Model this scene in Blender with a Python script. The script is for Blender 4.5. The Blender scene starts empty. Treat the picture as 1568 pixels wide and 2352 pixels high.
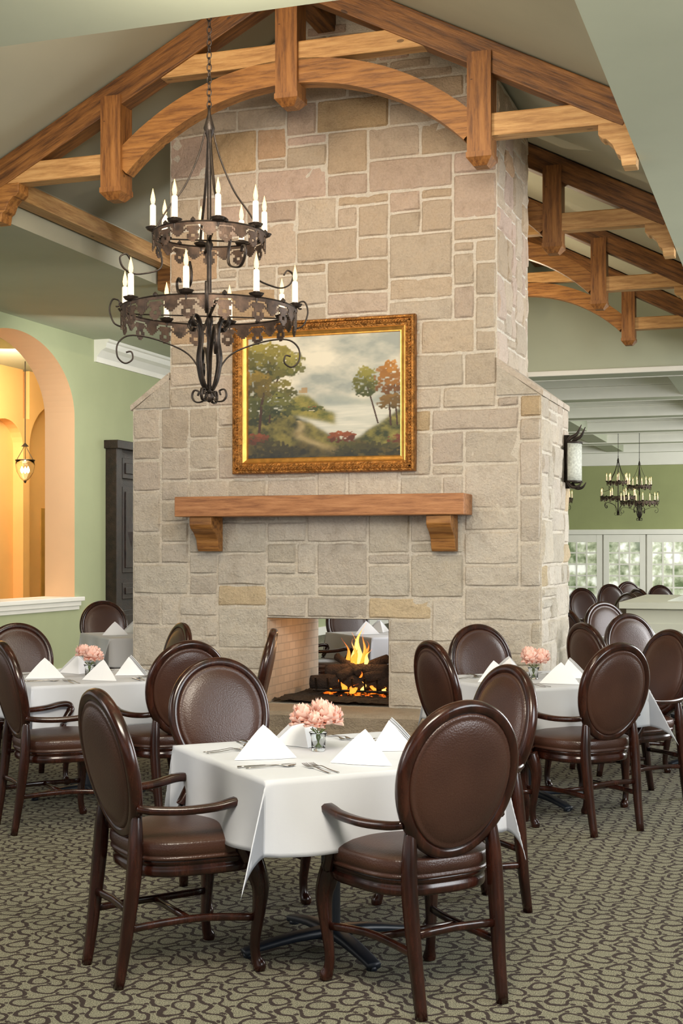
import bpy, math, random
import numpy as np
from mathutils import Vector, Matrix, noise
random.seed(7); rng=random.Random(11)
SC=bpy.context.scene; COL=SC.collection
pi=math.pi
# ---------------------------------------------------------------- helpers
def link(o):
    COL.objects.link(o); return o
def lab(o,label,cat,group=None):
    o["label"]=label; o["category"]=cat
    if group: o["group"]=group
    return o
def struct(o):
    o["kind"]="structure"; return o
def empty(name,loc=(0,0,0),rz=0):
    o=bpy.data.objects.new(name,None); o.empty_display_size=.1
    o.location=loc; o.rotation_euler=(0,0,rz); return link(o)
def cat(pts,n=6,closed=False):
    P=[np.array(p,float) for p in pts]; N=len(P); out=[]
    rngi=range(N) if closed else range(N-1)
    for i in rngi:
        if closed: a,b,c,d=P[(i-1)%N],P[i],P[(i+1)%N],P[(i+2)%N]
        else: a,b,c,d=P[max(i-1,0)],P[i],P[i+1],P[min(i+2,N-1)]
        for k in range(n):
            t=k/n
            out.append(.5*((2*b)+(c-a)*t+(2*a-5*b+4*c-d)*t*t+(-a+3*b-3*c+d)*t**3))
    if not closed: out.append(P[-1])
    return out
class MB:
    def __init__(s): s.v=[];s.f=[];s.m=[];s.c=[]
    def add(s,vs,fs,mi=0,col=(1,1,1)):
        b=len(s.v); s.v+= [tuple(map(float,v)) for v in vs]; s.c+=[col]*len(vs)
        for f in fs: s.f.append(tuple(b+i for i in f)); s.m.append(mi)
    def box(s,x0,x1,y0,y1,z0,z1,mi=0,col=(1,1,1)):
        s.add([(x0,y0,z0),(x1,y0,z0),(x1,y1,z0),(x0,y1,z0),(x0,y0,z1),(x1,y0,z1),(x1,y1,z1),(x0,y1,z1)],
              [(0,3,2,1),(4,5,6,7),(0,1,5,4),(1,2,6,5),(2,3,7,6),(3,0,4,7)],mi,col)
    def quad(s,a,b,c,d,mi=0): s.add([a,b,c,d],[(0,1,2,3)],mi)
    def extr(s,poly,axis,a,b,mi=0):
        def P(p,t):
            return (p[0],p[1],t) if axis=='z' else ((p[0],t,p[1]) if axis=='y' else (t,p[0],p[1]))
        n=len(poly); vs=[P(p,a) for p in poly]+[P(p,b) for p in poly]
        fs=[tuple(range(n))[::-1],tuple(range(n,2*n))]+[(i,(i+1)%n,n+(i+1)%n,n+i) for i in range(n)]
        s.add(vs,fs,mi)
    def sweep(s,pts,hint=(0,0,1),n=8,closed=False,e=.7,sm=5,mi=0):
        P=cat(pts,sm,closed) if sm>1 else [np.array(p,float) for p in pts]
        h=Vector(hint); N=len(P); vs=[]; lastB=None
        for i,p in enumerate(P):
            a=P[(i-1)%N] if closed else P[max(i-1,0)]; b=P[(i+1)%N] if closed else P[min(i+1,N-1)]
            T=Vector(b[:3]-a[:3])
            if T.length<1e-9: T=Vector((0,0,1))
            T.normalize(); B=T.cross(h)
            if B.length<1e-3: B=lastB or Vector((1,0,0))
            B.normalize(); lastB=B; Nn=B.cross(T).normalized()
            for k in range(n):
                th=2*pi*(k+.5)/n; c=math.cos(th); d=math.sin(th)
                c=math.copysign(abs(c)**e,c); d=math.copysign(abs(d)**e,d)
                vs.append(tuple(Vector(p[:3])+Nn*(p[3]*c)+B*(p[4]*d)))
        fs=[]
        R=N if closed else N-1
        for i in range(R):
            j=(i+1)%N
            for k in range(n):
                l=(k+1)%n; fs.append((i*n+k,i*n+l,j*n+l,j*n+k))
        if not closed: fs.append(tuple(range(n))[::-1]); fs.append(tuple(range((N-1)*n,N*n)))
        s.add(vs,fs,mi)
    def lathe(s,prof,n=16,c=(0,0,0),mi=0):
        vs=[];fs=[]
        for r,z in prof:
            for k in range(n):
                t=2*pi*k/n; vs.append((c[0]+r*math.cos(t),c[1]+r*math.sin(t),c[2]+z))
        for i in range(len(prof)-1):
            for k in range(n):
                l=(k+1)%n; fs.append((i*n+k,i*n+l,(i+1)*n+l,(i+1)*n+k))
        fs.append(tuple(range(n))[::-1]); fs.append(tuple(range((len(prof)-1)*n,len(prof)*n)))
        s.add(vs,fs,mi)
    def obj(s,name,mats,parent=None,smooth=False,bevel=0,loc=None,rot=None,label=None,colors=False,solid=0,sub=0):
        me=bpy.data.meshes.new(name); me.from_pydata(s.v,[],s.f)
        if not isinstance(mats,(list,tuple)): mats=[mats]
        for m in mats: me.materials.append(m)
        me.polygons.foreach_set("material_index",s.m)
        me.polygons.foreach_set("use_smooth",[smooth]*len(s.f))
        if colors:
            a=me.color_attributes.new("Col",'FLOAT_COLOR','POINT')
            a.data.foreach_set("color",[x for c in s.c for x in (*c,1.0)])
        me.update()
        o=bpy.data.objects.new(name,me); link(o)
        if parent: o.parent=parent
        if loc: o.location=loc
        if rot: o.rotation_euler=rot
        if solid:
            m=o.modifiers.new("s",'SOLIDIFY'); m.thickness=solid; m.offset=0
        if bevel:
            m=o.modifiers.new("b",'BEVEL'); m.width=bevel; m.segments=2; m.limit_method='ANGLE'
        if sub:
            m=o.modifiers.new("u",'SUBSURF'); m.levels=sub; m.render_levels=sub
        if label: o["label"]=label
        return o
def clone(root,loc,rz,label=None,sc=1):
    n=root.copy(); link(n); n.location=loc; n.rotation_euler=(0,0,rz); n.scale=(sc,sc,sc)
    for ch in list(root.children):
        c=ch.copy(); link(c); c.parent=n
        for g in list(ch.children):
            d=g.copy(); link(d); d.parent=c
    if label: n["label"]=label
    return n
# ---------------------------------------------------------------- materials
class NT:
    def __init__(s,name):
        s.m=bpy.data.materials.new(name); s.m.use_nodes=True; s.t=s.m.node_tree; s.n=s.t.nodes; s.l=s.t.links
        s.b=s.n["Principled BSDF"]
    def new(s,t,**k):
        x=s.n.new(t)
        for a,b in k.items(): setattr(x,a,b)
        return x
    def put(s,sock,v):
        if isinstance(v,bpy.types.NodeSocket): s.l.new(v,sock)
        else: sock.default_value=v
    def math(s,op,a,b=0.0,c=0.0):
        x=s.new("ShaderNodeMath",operation=op); s.put(x.inputs[0],a); s.put(x.inputs[1],b); s.put(x.inputs[2],c); return x.outputs[0]
    def coord(s,kind="Object",scale=(1,1,1),rot=(0,0,0)):
        t=s.new("ShaderNodeTexCoord"); m=s.new("ShaderNodeMapping"); m.inputs["Scale"].default_value=scale; m.inputs["Rotation"].default_value=rot
        s.l.new(t.outputs[kind],m.inputs[0]); return m.outputs[0]
    def noise(s,vec,scale=5,detail=4,rough=.5):
        x=s.new("ShaderNodeTexNoise"); s.l.new(vec,x.inputs["Vector"]); x.inputs["Scale"].default_value=scale; x.inputs["Detail"].default_value=detail; x.inputs["Roughness"].default_value=rough
        return x.outputs[0]
    def ramp(s,f,stops):
        x=s.new("ShaderNodeValToRGB"); r=x.color_ramp
        while len(r.elements)<len(stops): r.elements.new(.5)
        for e,(p,c) in zip(r.elements,stops): e.position=p; e.color=(*c,1)
        s.l.new(f,x.inputs[0]); return x.outputs[0]
    def mix(s,f,a,b,mode='MIX'):
        x=s.new("ShaderNodeMix",data_type='RGBA',blend_type=mode); s.put(x.inputs[0],f)
        for i,v in ((6,a),(7,b)):
            if isinstance(v,bpy.types.NodeSocket): s.l.new(v,x.inputs[i])
            else: x.inputs[i].default_value=(*v,1)
        return x.outputs[2]
    def bump(s,h,st=.3,dist=.01):
        x=s.new("ShaderNodeBump"); x.inputs["Strength"].default_value=st; x.inputs["Distance"].default_value=dist
        s.l.new(h,x.inputs["Height"]); s.l.new(x.outputs[0],s.b.inputs["Normal"])
    def base(s,c):
        if isinstance(c,bpy.types.NodeSocket): s.l.new(c,s.b.inputs["Base Color"])
        else: s.b.inputs["Base Color"].default_value=(*c,1)
    def set(s,**k):
        for a,b in k.items(): s.b.inputs[a.replace("_"," ")].default_value=b
def simple(name,c,rough=.5,var=.12,scale=6,bump=0,bd=.005,metal=0,bscale=None,**k):
    t=NT(name); v=t.coord(); f=t.noise(v,scale)
    lo=tuple(x*(1-var) for x in c); hi=tuple(min(1,x*(1+var)) for x in c)
    t.base(t.ramp(f,[(.3,lo),(.7,hi)])); t.set(Roughness=rough,Metallic=metal)
    if bump: t.bump(t.noise(v,bscale or scale*8),bump,bd)
    if k: t.set(**k)
    return t.m
def emis(name,c,st,c2=None):
    t=NT(name); t.base((0,0,0))
    if c2:
        v=t.coord("Generated"); sp=t.new("ShaderNodeSeparateXYZ"); t.l.new(v,sp.inputs[0])
        t.l.new(t.ramp(sp.outputs[2],[(0,c),(.35,c),(1,c2)]),t.b.inputs["Emission Color"])
    else: t.b.inputs["Emission Color"].default_value=(*c,1)
    t.b.inputs["Emission Strength"].default_value=st
    return t.m
def woodmat(name,a,b,c,rough=.5,sc=(1.2,14,14),bump=.4,knots=True):
    t=NT(name); v=t.coord("Object",sc); f=t.noise(v,2.2,8,.72)
    v2=t.coord("Object",(1,2,2)); g=t.noise(v2,2.0,3)
    col=t.ramp(f,[(.38,a),(.52,b),(.66,c)])
    col=t.mix(t.math('MULTIPLY',g,.45),col,a)
    if knots:
        vo=t.new("ShaderNodeTexVoronoi"); t.l.new(t.coord("Object",(2.2,5,5)),vo.inputs["Vector"]); vo.inputs["Scale"].default_value=1.3
        k=t.math('LESS_THAN',vo.outputs["Distance"],.08)
        col=t.mix(t.math('MULTIPLY',k,.75),col,tuple(x*.25 for x in a))
    t.base(col); t.set(Roughness=rough); t.bump(f,bump,.012); return t.m
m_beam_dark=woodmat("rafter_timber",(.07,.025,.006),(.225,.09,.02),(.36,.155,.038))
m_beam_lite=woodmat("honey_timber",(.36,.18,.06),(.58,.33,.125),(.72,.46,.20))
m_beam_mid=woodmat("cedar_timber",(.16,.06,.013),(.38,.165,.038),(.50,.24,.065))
m_postm=woodmat("post_timber",(.13,.046,.010),(.31,.125,.028),(.42,.185,.048),sc=(14,14,1.2))
m_mantel=woodmat("mantel_timber",(.24,.09,.03),(.46,.20,.075),(.60,.30,.13))
m_chairwood=woodmat("mahogany_wood",(.011,.003,.0018),(.032,.0085,.0048),(.06,.0175,.0095),rough=.2,sc=(8,8,1.5),bump=.03,knots=False)
t=NT("brown_leather"); v=t.coord(); f=t.noise(v,3,2)
t.base(t.ramp(f,[(.3,(.036,.0135,.009)),(.7,(.068,.028,.017))])); t.set(Roughness=.34)
vo=t.new("ShaderNodeTexVoronoi"); t.l.new(v,vo.inputs["Vector"]); vo.inputs["Scale"].default_value=170; t.bump(vo.outputs["Distance"],.25,.002); m_leather=t.m
m_cloth=simple("white_linen",(.58,.60,.65),.8,.02,3,.08,.002,bscale=300)
m_napkin=simple("napkin_linen",(.78,.79,.82),.75,.01,3)
m_silver=simple("cutlery_steel",(.42,.40,.38),.15,.05,5,metal=1)
m_iron=simple("wrought_iron",(.030,.021,.016),.42,.5,20,.4,.003,metal=.6)
m_iron2=simple("aged_iron_band",(.065,.038,.024),.5,.6,25,.4,.003,metal=.5)
m_candle=simple("candle_sleeve",(.92,.80,.62),.5,.03,5,Emission_Color=(1,.74,.42,1),Emission_Strength=.4)  # warm glow of the bulb put into the sleeve as weak emission
m_flamebulb=emis("candle_bulb",(1,.60,.24),3.2)
m_blackmetal=simple("black_iron_base",(.012,.016,.025),.4,.2,10)
m_wall=simple("sage_green_wall",(.40,.44,.26),.85,.04,2,.1,.003,bscale=90)
m_wallfar=simple("olive_wall",(.33,.36,.17),.85,.05,2)
m_ceil=simple("soft_green_ceiling",(.46,.49,.37),.9,.04,1.5)
m_vault=simple("vault_plaster",(.43,.42,.32),.9,.05,1.5)
m_white=simple("white_trim",(.88,.87,.80),.5,.02,4)
m_peach=simple("peach_plaster",(.90,.60,.35),.8,.03,2)
m_orange=simple("orange_plaster",(.90,.50,.18),.8,.05,1.5)
m_door=simple("carved_dark_oak",(.022,.011,.007),.35,.6,14,.5,.01)
g_=NT("window_glass")
v=g_.coord("Object",(1.5,1,1.5)); cc=g_.ramp(g_.noise(v,2.5,5),[(.35,(.12,.16,.08)),(.5,(.42,.46,.32)),(.62,(.85,.87,.80))]); g_.base(cc)
g_.set(Roughness=.08); g_.l.new(cc,g_.b.inputs["Emission Color"]); g_.set(Emission_Strength=.6); m_glass=g_.m  # bright outdoors put into the pane colour and its soft emission
t=NT("clear_glass"); t.base((.95,.97,.97)); t.set(Roughness=.02,IOR=1.3); t.b.inputs["Transmission Weight"].default_value=1; m_clear=t.m
t=NT("ashlar_limestone"); a=t.new("ShaderNodeVertexColor",layer_name="Col"); v=t.coord()
f=t.noise(v,9,6,.65); f2=t.noise(v,60,5,.7)
c=t.mix(1.0,a.outputs[0],t.ramp(f,[(.25,(.82,.79,.75)),(.5,(1,1,1)),(.8,(1.0,.96,.90))]),'MULTIPLY')
c=t.mix(1.0,c,t.ramp(f2,[(.3,(.84,.82,.80)),(.6,(1,1,1))]),'MULTIPLY')
t.base(c); t.set(Roughness=.88)
h=t.math('ADD',t.math('MULTIPLY',f,1.0),t.math('MULTIPLY',f2,.6)); t.bump(h,1.0,.032); m_stone=t.m
t=NT("pale_firebrick"); br=t.new("ShaderNodeTexBrick")
tc=t.new("ShaderNodeTexCoord"); sp=t.new("ShaderNodeSeparateXYZ"); t.l.new(tc.outputs["Object"],sp.inputs[0]); cb=t.new("ShaderNodeCombineXYZ")
t.l.new(t.math('ADD',sp.outputs[0],sp.outputs[1]),cb.inputs[0]); t.l.new(sp.outputs[2],cb.inputs[1]); t.l.new(cb.outputs[0],br.inputs["Vector"])
br.inputs["Scale"].default_value=4; br.inputs["Color1"].default_value=(.66,.57,.47,1); br.inputs["Color2"].default_value=(.56,.47,.38,1); br.inputs["Mortar"].default_value=(.46,.40,.33,1); br.inputs["Mortar Size"].default_value=.02
t.base(br.outputs[0]); t.set(Roughness=.85); m_brick=t.m
# carpet: swirling scroll lines
t=NT("scroll_carpet"); tc=t.new("ShaderNodeTexCoord")
nz=t.new("ShaderNodeTexNoise"); t.l.new(tc.outputs["Object"],nz.inputs["Vector"]); nz.inputs["Scale"].default_value=9; nz.inputs["Detail"].default_value=1
vm=t.new("ShaderNodeVectorMath",operation='MULTIPLY_ADD'); t.l.new(nz.outputs["Color"],vm.inputs[0]); vm.inputs[1].default_value=(.07,.07,0)
t.l.new(tc.outputs["Object"],vm.inputs[2])
sc=t.new("ShaderNodeVectorMath",operation='SCALE'); t.l.new(vm.outputs[0],sc.inputs[0]); sc.inputs["Scale"].default_value=14.0
fr=t.new("ShaderNodeVectorMath",operation='FRACTION'); t.l.new(sc.outputs[0],fr.inputs[0])
fl=t.new("ShaderNodeVectorMath",operation='FLOOR'); t.l.new(sc.outputs[0],fl.inputs[0])
wn=t.new("ShaderNodeTexWhiteNoise",noise_dimensions='2D'); t.l.new(fl.outputs[0],wn.inputs["Vector"])
sp=t.new("ShaderNodeSeparateXYZ"); t.l.new(fr.outputs[0],sp.inputs[0])
flip=t.math('GREATER_THAN',wn.outputs["Value"],.5)
fx=t.math('ABSOLUTE',t.math('SUBTRACT',sp.outputs[0],flip)); fy=sp.outputs[1]
def L(a,b): return t.math('SQRT',t.math('ADD',t.math('MULTIPLY',a,a),t.math('MULTIPLY',b,b)))
gx=t.math('SUBTRACT',1.0,fx); gy=t.math('SUBTRACT',1.0,fy)
d1=t.math('ABSOLUTE',t.math('SUBTRACT',L(fx,fy),.5)); d2=t.math('ABSOLUTE',t.math('SUBTRACT',L(gx,gy),.5))
d3=t.math('SUBTRACT',L(t.math('SUBTRACT',fx,.30),t.math('SUBTRACT',fy,.70)),.03)
d=t.math('MINIMUM',t.math('MINIMUM',d1,d2),d3)
fine=t.noise(tc.outputs["Object"],230,2)
lf=t.math('ADD',d,t.math('MULTIPLY',t.math('SUBTRACT',fine,.5),.12))
line=t.math('LESS_THAN',lf,.105)
bs=t.ramp(fine,[(.38,(.070,.066,.043)),(.62,(.29,.275,.19))])
t.base(t.mix(line,bs,(.026,.014,.010))); t.set(Roughness=.95); t.bump(fine,.5,.006); m_carpet=t.m
m_gold=simple("antique_gilt",(.34,.15,.035),.38,.5,30,.9,.012,metal=.75,bscale=70)
m_gold2=simple("bright_gilt",(.75,.38,.09),.3,.2,20,.3,.004,metal=.8)
t=NT("oil_paint"); a=t.new("ShaderNodeVertexColor",layer_name="Col"); t.base(a.outputs[0]); t.set(Roughness=.45); m_paint=t.m
m_log=simple("charred_log",(.035,.02,.014),.9,.6,10,1,.02)
e_=NT("ember_bed"); v=e_.coord(); f=e_.noise(v,22,4)
e_.base((.03,.022,.018)); e_.l.new(e_.ramp(f,[(.50,(0,0,0)),(.64,(1,.16,.01))]),e_.b.inputs["Emission Color"]); e_.set(Emission_Strength=2.5,Roughness=.9); e_.bump(f,1,.03); m_ember=e_.m
m_gravel=simple("lava_gravel",(.03,.022,.016),.9,.6,40,1,.02,bscale=60)
m_flame=emis("fire_flame",(1,.36,.035),1.7,(1,.10,.008))
m_flame2=emis("fire_flame_core",(1,.62,.14),2.6,(1,.22,.015))
m_pink=simple("peony_petal",(1,.62,.52),.6,.10,30)
m_green=simple("stem_green",(.12,.18,.04),.6,.2,20)
m_spot=emis("downlight_lens",(1,.93,.75),12)
m_shade=simple("sconce_mica",(.52,.53,.46),.5,.25,60,.5,.004)
# ---------------------------------------------------------------- room shell
ZC=3.97; XL=-5.70; XR=-.963; XC=-3.33; Y0=5.8; Y1=18.3; YF=33.5; XW=-7.9; XE=7.0
b=MB(); b.quad((-13,-5,0),(9,-5,0),(9,YF,0),(-13,YF,0))
fo=struct(b.obj("floor",m_carpet)); lab(fo,"patterned carpet with dark brown scrolls on beige","carpet")
b=MB()
b.quad((XR,-5,ZC),(XE,-5,ZC),(XE,Y1,ZC),(XR,Y1,ZC)); b.quad((-13,-5,ZC),(XR,-5,ZC),(XR,Y0,ZC),(-13,Y0,ZC)); b.quad((-13,Y0,ZC),(XL,Y0,ZC),(XL,YF,ZC),(-13,YF,ZC))
ZV=4.34; ZR=5.55
b.quad((XR,Y0,ZC),(XR,Y1,ZC),(XR,Y1,ZV),(XR,Y0,ZV),1); b.quad((XL,Y0,ZC),(XL,Y1,ZC),(XL,Y1,ZV),(XL,Y0,ZV),1)
b.quad((XR,Y0,ZV),(XR,Y1,ZV),(XC,Y1,ZR),(XC,Y0,ZR),1); b.quad((XL,Y0,ZV),(XL,Y1,ZV),(XC,Y1,ZR),(XC,Y0,ZR),1)
for y in (Y0,Y1): b.add([(XL,y,ZC-.1 if y==Y1 else ZC),(XR,y,ZC-.1 if y==Y1 else ZC),(XR,y,ZV),(XC,y,ZR),(XL,y,ZV)],[(0,1,2,3,4)],0 if y==Y1 else 1)
b.quad((XL,Y1+.01,4.3),(XE,Y1+.01,4.3),(XE,YF,4.3),(XL,YF,4.3))
b.quad((XL+.01,Y1+.01,ZC-.05),(XL+.01,YF,ZC-.05),(XL+.01,YF,4.3),(XL+.01,Y1+.01,4.3))
b.quad((XR,Y1+.01,ZC-.1),(XE,Y1+.01,ZC-.1),(XE,Y1+.01,4.3),(XR,Y1+.01,4.3))
for k in range(6):   # coffer beams
    y=Y1+.03+k*2.95; b.box(XL+.02,XE,y,y+.45,ZC-.12,4.29)
for x in (-4.4,-1.7,1.0,3.7): b.box(x,x+.4,Y1+.05,YF,ZC-.11,4.28)
ce=struct(b.obj("ceiling",[m_ceil,m_vault])); lab(ce,"pale green vaulted and coffered ceiling","ceiling")
b=MB()
for k in range(6):
    y=Y1+.03+k*2.95
    for yy,s in ((y,-1),(y+.45,1)):
        if k==0 and s<0:
            b.box(XL,XE,Y1-.05,Y1-.002,ZC-.13,ZC-.06); continue
        a0,a1=sorted((yy,yy+s*.10)); b.box(XL+.02,XE,a0,a1,ZC+.06,ZC+.20); a0,a1=sorted((yy,yy+s*.05)); b.box(XL+.02,XE,a0,a1,ZC-.13,ZC+.06)
struct(b.obj("trim_1",m_white,bevel=.01)); lab(bpy.data.objects["trim_1"],"white crown moulding along the coffer beams","crown moulding")
b=MB(); b.box(XW,XE,YF,YF+.2,0,4.3); lab(struct(b.obj("wall_back",m_wallfar)),"olive green painted wall","wall")
b=MB(); b.box(XL,XE,YF-.18,YF,3.55,3.97); b.box(XL,XE,YF-.14,YF,1.87,1.99); b.box(XL,XE,YF-.04,YF-.002,0,1.86); lab(struct(b.obj("trim_2",m_white)),"white cornice and door surround trim","crown moulding")
# left wall with arch opening
T=.39; ya,yb=11.35,13.75; yc=(ya+yb)/2; ry=(yb-ya)/2; zs=3.0; rz=.83; zsill=.92
b=MB()
for X in (XW,XW-T):
    b.quad((X,9,0),(X,ya,0),(X,ya,ZC),(X,9,ZC)); b.quad((X,yb,0),(X,YF,0),(X,YF,ZC),(X,yb,ZC)); b.quad((X,ya,0),(X,yb,0),(X,yb,zsill),(X,ya,zsill))
    N=40
    for i in range(N):
        t0=pi*i/N; t1=pi*(i+1)/N
        p0=(yc-ry*math.cos(t0),zs+rz*math.sin(t0)); p1=(yc-ry*math.cos(t1),zs+rz*math.sin(t1))
        b.quad((X,p0[0],p0[1]),(X,p1[0],p1[1]),(X,p1[0],ZC),(X,p0[0],ZC))
        if X==XW: b.quad((X,p0[0],p0[1]),(X,p1[0],p1[1]),(X-T,p1[0],p1[1]),(X-T,p0[0],p0[1]),1)
for y in (ya,yb): b.quad((XW,y,zsill),(XW-T,y,zsill),(XW-T,y,zs),(XW,y,zs),1)
b.quad((XW,9,0),(XW-T,9,0),(XW-T,9,ZC),(XW,9,ZC))
lab(struct(b.obj("wall_left",[m_wall,m_peach])),"sage green wall with a peach lined arched opening","wall")
b=MB(); b.box(XW-T-.02,XW+.07,ya-.1,yb+.12,zsill-.03,zsill+.02); b.box(XW,XW+.045,ya-.06,yb+.08,zsill-.085,zsill-.03); b.box(XW,XW+.02,ya-.06,yb+.08,zsill-.13,zsill-.085)
lab(struct(b.obj("trim_3",m_white,bevel=.008)),"white moulded sill under the arched opening","window sill")
b=MB(); pr=[(0,-.26),(.03,-.26),(.04,-.2),(.10,-.13),(.16,-.10),(.17,-.04),(.2,-.03),(.2,0),(0,0)]
b.extr([(XW+x,ZC+z) for x,z in pr],'y',14.2,YF)
lab(struct(b.obj("trim_4",m_white)),"white crown moulding at the top of the green wall","crown moulding")
# orange corridor
b=MB(); xo=-10.3
b.quad((xo,9,0),(xo,20,0),(xo,20,ZC),(xo,9,ZC)); b.quad((xo,20,0),(XW-T,20,0),(XW-T,20,ZC),(xo,20,ZC))
for y in (15.2,16.25,18.2): b.box(xo,xo+.16,y,y+.16,0,3.3)
for y0,y1 in ((15.36,16.25),(16.41,18.2)):
    c=(y0+y1)/2; r=(y1-y0)/2
    for i in range(16):
        t0=pi*i/16; t1=pi*(i+1)/16
        p=[(c-r*math.cos(t0),2.9+r*.8*math.sin(t0)),(c-r*math.cos(t1),2.9+r*.8*math.sin(t1))]
        b.extr([p[0],p[1],(p[1][0],ZC),(p[0][0],ZC)],'x',xo,xo+.16)
lab(struct(b.obj("wall_corridor",m_orange)),"orange plaster corridor wall with shallow arches","wall")
b=MB(); b.box(xo+.005,xo+.02,16.95,18.0,0,2.08); lab(struct(b.obj("door_1",simple("shaded_recess_ochre",(.50,.26,.05),.7),)),"corridor doorway, its recess shade put into flat ochre","doorway")  # flat panel; darkness of the niche is put into its colour
# dark carved door
b=MB(); dy0,dy1=14.52,15.7; X=XW+.09
b.box(XW,X,dy0,dy1,0,2.72)
b.box(XW,X+.06,dy0-.04,dy0+.1,0,2.78); b.box(XW,X+.06,dy1-.1,dy1+.04,0,2.78); b.box(XW,X+.1,dy0-.08,dy1+.08,2.70,2.80)
for z0,z1 in ((.15,.75),(.88,1.08),(1.2,2.25),(2.35,2.6)):
    for a0,a1 in ((dy0+.16,dy0+.56),(dy0+.64,dy1-.16)):
        b.box(X,X+.035,a0,a1,z0,z1); b.box(X,X+.05,a0+.06,a1-.06,z0+.06,z1-.06)
for a in (dy0+.36,dy1-.36): b.add([(X+.09,a,1.7),(X+.05,a-.1,1.7),(X+.05,a,1.9),(X+.05,a+.1,1.7),(X+.05,a,1.5)],[(0,1,2),(0,2,3),(0,3,4),(0,4,1)])
lab(struct(b.obj("door_2",m_door,bevel=.006)),"dark carved oak double door with raised panels","door")
# right wall with tall windows
b=MB(); ys=[-4,1,6,11,16,21,26,31]
b.box(XE,XE+.2,-5,YF,3.2,ZC); b.box(XE,XE+.2,-5,YF,0,.5)
for y in ys: b.box(XE,XE+.2,y-1,y+1,.5,3.2)
lab(struct(b.obj("wall_right",m_wall)),"sage green wall with tall window openings","wall")
for i,y in enumerate(ys[:-1]):
    b=MB(); y0,y1=y+1,y+4
    for k in range(5):
        yy=y0+(y1-y0)*k/4; b.box(XE+.05,XE+.12,max(y0,yy-.03),min(y1,yy+.03),.5,3.2)
    for k in range(6):
        zz=.5+2.7*k/5; b.box(XE+.055,XE+.115,y0,y1,max(.5,zz-.03),min(3.2,zz+.03))
    lab(struct(b.obj("window_%d"%(i+1),m_white)),"white multi pane window frame","window")
def french(x0,w,idx):
    b=MB(); y=YF-.12
    b.box(x0,x0+.13,y,y+.07,0,1.86); b.box(x0+w-.13,x0+w,y,y+.07,0,1.86); b.box(x0+.13,x0+w-.13,y+.004,y+.07,1.68,1.86); b.box(x0+.13,x0+w-.13,y+.004,y+.07,0,.3)
    n=3
    for k in range(1,n): xx=x0+.13+(w-.26)*k/n; b.box(xx-.02,xx+.02,y+.01,y+.06,.3,1.68)
    for k in range(1,5): zz=.3+1.4*k/5; b.box(x0+.13,x0+w-.13,y+.013,y+.057,zz-.02,zz+.02)
    o=lab(struct(b.obj("door_%d"%idx,m_white)),"white french door with divided glass panes","french door")
    g=MB(); g.box(x0+.1,x0+w-.1,y+.03,y+.04,.25,1.72); g.obj("glass",m_glass,parent=o)
x=-6.6
for i in range(8): french(x,1.0,3+i); x+=1.04
# partition (low wall)
b=MB(); b.box(-1.62,4,13.6,13.9,0,.90); b.box(-1.62,-1.32,13.9,16.0,0,.90)
for k in range(8): xx=-1.5+k*.7; b.box(xx,xx+.5,13.585,13.6,.15,.75)
b.box(-1.68,4.05,13.52,13.98,.90,.96); b.box(-1.68,-1.26,13.98,16.05,.90,.96)
lab(struct(b.obj("wall_partition",simple("cream_panelling",(.62,.63,.52),.6,.03,3))),"low cream panelled half wall with a moulded cap","half wall")
b=MB(); b.box(XW,XW+.025,9,dy0-.05,0,.14); b.box(XW,XW+.025,dy1+.05,YF,0,.14); lab(struct(b.obj("baseboard_left",m_white)),"white baseboard","baseboard")
# ---------------------------------------------------------------- fireplace
FY=9.5; FB=10.65; cs=.0805
fp=empty("stone_fireplace",(XC,FY,0)); lab(fp,"tall two-sided cream ashlar limestone fireplace with chimney","fireplace")
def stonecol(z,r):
    u=min(1,max(0,(z-1.5)/2.4))  # upper stones blend warmer: chandelier light put into the stone colour
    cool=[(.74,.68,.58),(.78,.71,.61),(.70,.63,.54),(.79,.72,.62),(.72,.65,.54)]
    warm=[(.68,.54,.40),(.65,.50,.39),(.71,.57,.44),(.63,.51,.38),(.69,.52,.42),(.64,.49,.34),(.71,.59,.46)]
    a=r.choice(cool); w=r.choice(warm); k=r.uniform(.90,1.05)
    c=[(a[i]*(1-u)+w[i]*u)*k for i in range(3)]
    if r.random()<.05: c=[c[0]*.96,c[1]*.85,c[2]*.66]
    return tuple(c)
def stone(b,O,ux,n,x0,z0,w,h,r,zc):
    g=.004+r.random()*.003; e=.013
    nx=max(2,int(w/.05)); nz=max(2,int(h/.05))
    xs=[g]+[g+e+(w-2*g-2*e)*i/nx for i in range(nx+1)]+[w-g]
    zs_=[g]+[g+e+(h-2*g-2*e)*i/nz for i in range(nz+1)]+[h-g]
    d0=.008+r.random()*.011; tx=r.uniform(-.007,.007); tz=r.uniform(-.007,.007)
    vs=[];fs=[]
    for j,zz in enumerate(zs_):
        for i,xx in enumerate(xs):
            edge=i in(0,len(xs)-1) or j in(0,len(zs_)-1)
            X=x0+xx;Z=z0+zz
            nn=noise.noise(Vector((X*6,Z*6,zc+n[0]*3)))
            jit=.007*nn
            d=-.003 if edge else d0+tx*(xx/w-.5)+tz*(zz/h-.5)+.010*nn+.012*noise.noise(Vector((X*15,Z*15,5+zc*9)))
            if not edge and (i in(1,len(xs)-2) and j in(1,len(zs_)-2)): d*=.6
            p=Vector(O)+Vector(ux)*(X+jit)+Vector(n)*d+Vector((0,0,Z+jit)); vs.append(tuple(p))
    nxx=len(xs)
    for j in range(len(zs_)-1):
        for i in range(nxx-1): a=j*nxx+i; fs.append((a,a+1,a+nxx+1,a+nxx))
    b.add(vs,fs,0,stonecol(z0+h/2,r))
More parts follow.
